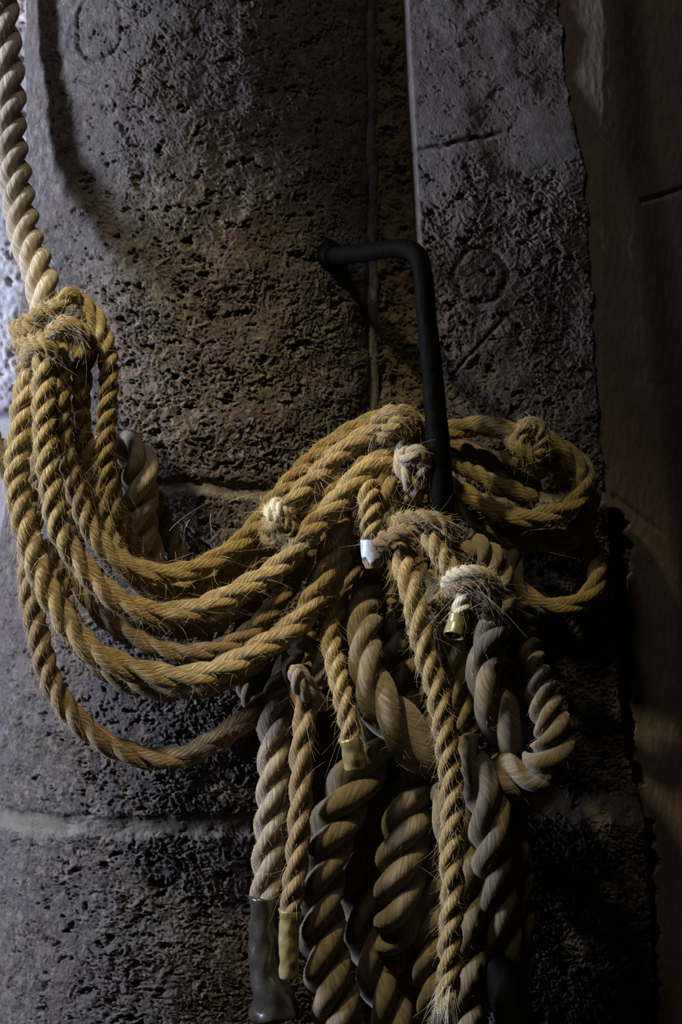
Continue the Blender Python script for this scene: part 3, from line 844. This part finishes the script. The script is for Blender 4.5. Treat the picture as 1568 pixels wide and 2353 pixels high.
# --- hanging thick bunch
G = 'thick ropes hanging in the bunch'  # noqa
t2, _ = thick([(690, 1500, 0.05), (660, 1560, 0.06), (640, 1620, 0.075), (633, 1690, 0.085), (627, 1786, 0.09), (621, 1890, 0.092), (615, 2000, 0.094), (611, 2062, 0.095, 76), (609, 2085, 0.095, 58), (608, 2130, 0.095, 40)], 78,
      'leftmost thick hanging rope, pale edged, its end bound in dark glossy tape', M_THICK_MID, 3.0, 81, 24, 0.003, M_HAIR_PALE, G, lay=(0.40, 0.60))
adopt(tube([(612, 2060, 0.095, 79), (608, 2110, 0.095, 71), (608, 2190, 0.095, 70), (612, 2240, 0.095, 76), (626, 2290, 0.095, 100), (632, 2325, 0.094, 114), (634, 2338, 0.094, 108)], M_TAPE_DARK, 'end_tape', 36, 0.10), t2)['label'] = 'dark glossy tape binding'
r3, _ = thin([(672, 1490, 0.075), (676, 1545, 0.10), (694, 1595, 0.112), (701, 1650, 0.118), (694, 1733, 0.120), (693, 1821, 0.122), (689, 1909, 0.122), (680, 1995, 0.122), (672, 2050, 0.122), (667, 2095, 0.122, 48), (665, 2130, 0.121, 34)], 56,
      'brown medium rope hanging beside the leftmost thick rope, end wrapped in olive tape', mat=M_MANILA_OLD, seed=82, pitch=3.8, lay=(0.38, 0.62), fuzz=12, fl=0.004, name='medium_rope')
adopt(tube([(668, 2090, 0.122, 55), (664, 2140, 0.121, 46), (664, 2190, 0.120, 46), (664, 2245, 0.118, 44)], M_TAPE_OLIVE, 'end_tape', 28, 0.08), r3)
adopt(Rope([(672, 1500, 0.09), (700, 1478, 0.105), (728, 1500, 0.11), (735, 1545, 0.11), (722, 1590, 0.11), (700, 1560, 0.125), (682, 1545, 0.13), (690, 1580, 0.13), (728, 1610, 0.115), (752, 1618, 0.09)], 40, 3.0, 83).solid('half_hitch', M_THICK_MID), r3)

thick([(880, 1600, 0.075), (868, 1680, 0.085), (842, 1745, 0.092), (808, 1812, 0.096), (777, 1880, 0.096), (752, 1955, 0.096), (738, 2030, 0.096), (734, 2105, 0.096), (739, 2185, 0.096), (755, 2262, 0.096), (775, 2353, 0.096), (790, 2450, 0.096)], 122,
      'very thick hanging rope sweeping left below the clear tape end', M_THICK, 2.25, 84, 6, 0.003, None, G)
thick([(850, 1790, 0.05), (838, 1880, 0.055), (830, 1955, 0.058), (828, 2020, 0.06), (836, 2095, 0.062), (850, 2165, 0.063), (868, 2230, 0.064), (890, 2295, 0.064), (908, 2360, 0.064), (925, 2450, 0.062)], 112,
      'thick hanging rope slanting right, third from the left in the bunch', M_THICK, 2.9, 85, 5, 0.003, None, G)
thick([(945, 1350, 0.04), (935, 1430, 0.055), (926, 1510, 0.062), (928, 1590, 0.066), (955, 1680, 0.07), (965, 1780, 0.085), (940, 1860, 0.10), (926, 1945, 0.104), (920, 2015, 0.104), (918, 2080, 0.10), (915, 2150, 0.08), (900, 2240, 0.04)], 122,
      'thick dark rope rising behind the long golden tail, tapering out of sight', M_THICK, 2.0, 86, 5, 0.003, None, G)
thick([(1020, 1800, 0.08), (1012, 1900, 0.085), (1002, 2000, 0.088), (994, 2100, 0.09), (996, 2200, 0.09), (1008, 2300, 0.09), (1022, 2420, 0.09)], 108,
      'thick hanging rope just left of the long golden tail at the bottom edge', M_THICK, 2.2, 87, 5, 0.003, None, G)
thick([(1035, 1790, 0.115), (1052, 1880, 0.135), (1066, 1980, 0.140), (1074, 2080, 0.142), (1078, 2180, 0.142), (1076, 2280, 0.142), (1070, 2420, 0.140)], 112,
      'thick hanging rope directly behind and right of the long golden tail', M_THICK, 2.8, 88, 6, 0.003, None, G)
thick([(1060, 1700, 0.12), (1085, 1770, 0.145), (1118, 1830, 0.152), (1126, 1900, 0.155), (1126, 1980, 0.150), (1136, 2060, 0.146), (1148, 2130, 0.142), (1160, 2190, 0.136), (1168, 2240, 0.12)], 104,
      'thick rope hanging from the crossing below the big loop, cut off by the black foot', M_THICK, 2.9, 89, 6, 0.003, None, G)
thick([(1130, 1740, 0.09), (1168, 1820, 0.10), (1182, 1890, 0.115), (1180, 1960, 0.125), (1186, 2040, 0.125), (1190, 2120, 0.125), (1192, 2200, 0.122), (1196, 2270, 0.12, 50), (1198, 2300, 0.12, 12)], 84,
      'rightmost thick hanging rope, narrowing to a point above the black foot', M_THICK, 2.9, 90, 5, 0.003, None, G)

# dim ropes filling the dark gap behind the tails
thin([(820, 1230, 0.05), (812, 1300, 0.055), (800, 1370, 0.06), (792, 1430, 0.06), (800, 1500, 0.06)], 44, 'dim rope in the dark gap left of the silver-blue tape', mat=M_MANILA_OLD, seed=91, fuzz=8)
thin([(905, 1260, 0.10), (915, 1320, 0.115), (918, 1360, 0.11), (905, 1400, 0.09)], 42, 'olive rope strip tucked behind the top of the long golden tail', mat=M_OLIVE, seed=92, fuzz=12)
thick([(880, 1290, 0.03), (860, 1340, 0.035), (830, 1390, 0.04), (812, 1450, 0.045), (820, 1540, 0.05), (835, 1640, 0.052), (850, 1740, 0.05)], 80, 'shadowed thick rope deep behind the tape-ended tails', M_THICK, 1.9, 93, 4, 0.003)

# --- right-hand olive coil
rc = thing('rope_coil', P(1200, 1100, 0.07), 'dim olive rope coil hanging right of the iron hook against the pilaster', 'rope')
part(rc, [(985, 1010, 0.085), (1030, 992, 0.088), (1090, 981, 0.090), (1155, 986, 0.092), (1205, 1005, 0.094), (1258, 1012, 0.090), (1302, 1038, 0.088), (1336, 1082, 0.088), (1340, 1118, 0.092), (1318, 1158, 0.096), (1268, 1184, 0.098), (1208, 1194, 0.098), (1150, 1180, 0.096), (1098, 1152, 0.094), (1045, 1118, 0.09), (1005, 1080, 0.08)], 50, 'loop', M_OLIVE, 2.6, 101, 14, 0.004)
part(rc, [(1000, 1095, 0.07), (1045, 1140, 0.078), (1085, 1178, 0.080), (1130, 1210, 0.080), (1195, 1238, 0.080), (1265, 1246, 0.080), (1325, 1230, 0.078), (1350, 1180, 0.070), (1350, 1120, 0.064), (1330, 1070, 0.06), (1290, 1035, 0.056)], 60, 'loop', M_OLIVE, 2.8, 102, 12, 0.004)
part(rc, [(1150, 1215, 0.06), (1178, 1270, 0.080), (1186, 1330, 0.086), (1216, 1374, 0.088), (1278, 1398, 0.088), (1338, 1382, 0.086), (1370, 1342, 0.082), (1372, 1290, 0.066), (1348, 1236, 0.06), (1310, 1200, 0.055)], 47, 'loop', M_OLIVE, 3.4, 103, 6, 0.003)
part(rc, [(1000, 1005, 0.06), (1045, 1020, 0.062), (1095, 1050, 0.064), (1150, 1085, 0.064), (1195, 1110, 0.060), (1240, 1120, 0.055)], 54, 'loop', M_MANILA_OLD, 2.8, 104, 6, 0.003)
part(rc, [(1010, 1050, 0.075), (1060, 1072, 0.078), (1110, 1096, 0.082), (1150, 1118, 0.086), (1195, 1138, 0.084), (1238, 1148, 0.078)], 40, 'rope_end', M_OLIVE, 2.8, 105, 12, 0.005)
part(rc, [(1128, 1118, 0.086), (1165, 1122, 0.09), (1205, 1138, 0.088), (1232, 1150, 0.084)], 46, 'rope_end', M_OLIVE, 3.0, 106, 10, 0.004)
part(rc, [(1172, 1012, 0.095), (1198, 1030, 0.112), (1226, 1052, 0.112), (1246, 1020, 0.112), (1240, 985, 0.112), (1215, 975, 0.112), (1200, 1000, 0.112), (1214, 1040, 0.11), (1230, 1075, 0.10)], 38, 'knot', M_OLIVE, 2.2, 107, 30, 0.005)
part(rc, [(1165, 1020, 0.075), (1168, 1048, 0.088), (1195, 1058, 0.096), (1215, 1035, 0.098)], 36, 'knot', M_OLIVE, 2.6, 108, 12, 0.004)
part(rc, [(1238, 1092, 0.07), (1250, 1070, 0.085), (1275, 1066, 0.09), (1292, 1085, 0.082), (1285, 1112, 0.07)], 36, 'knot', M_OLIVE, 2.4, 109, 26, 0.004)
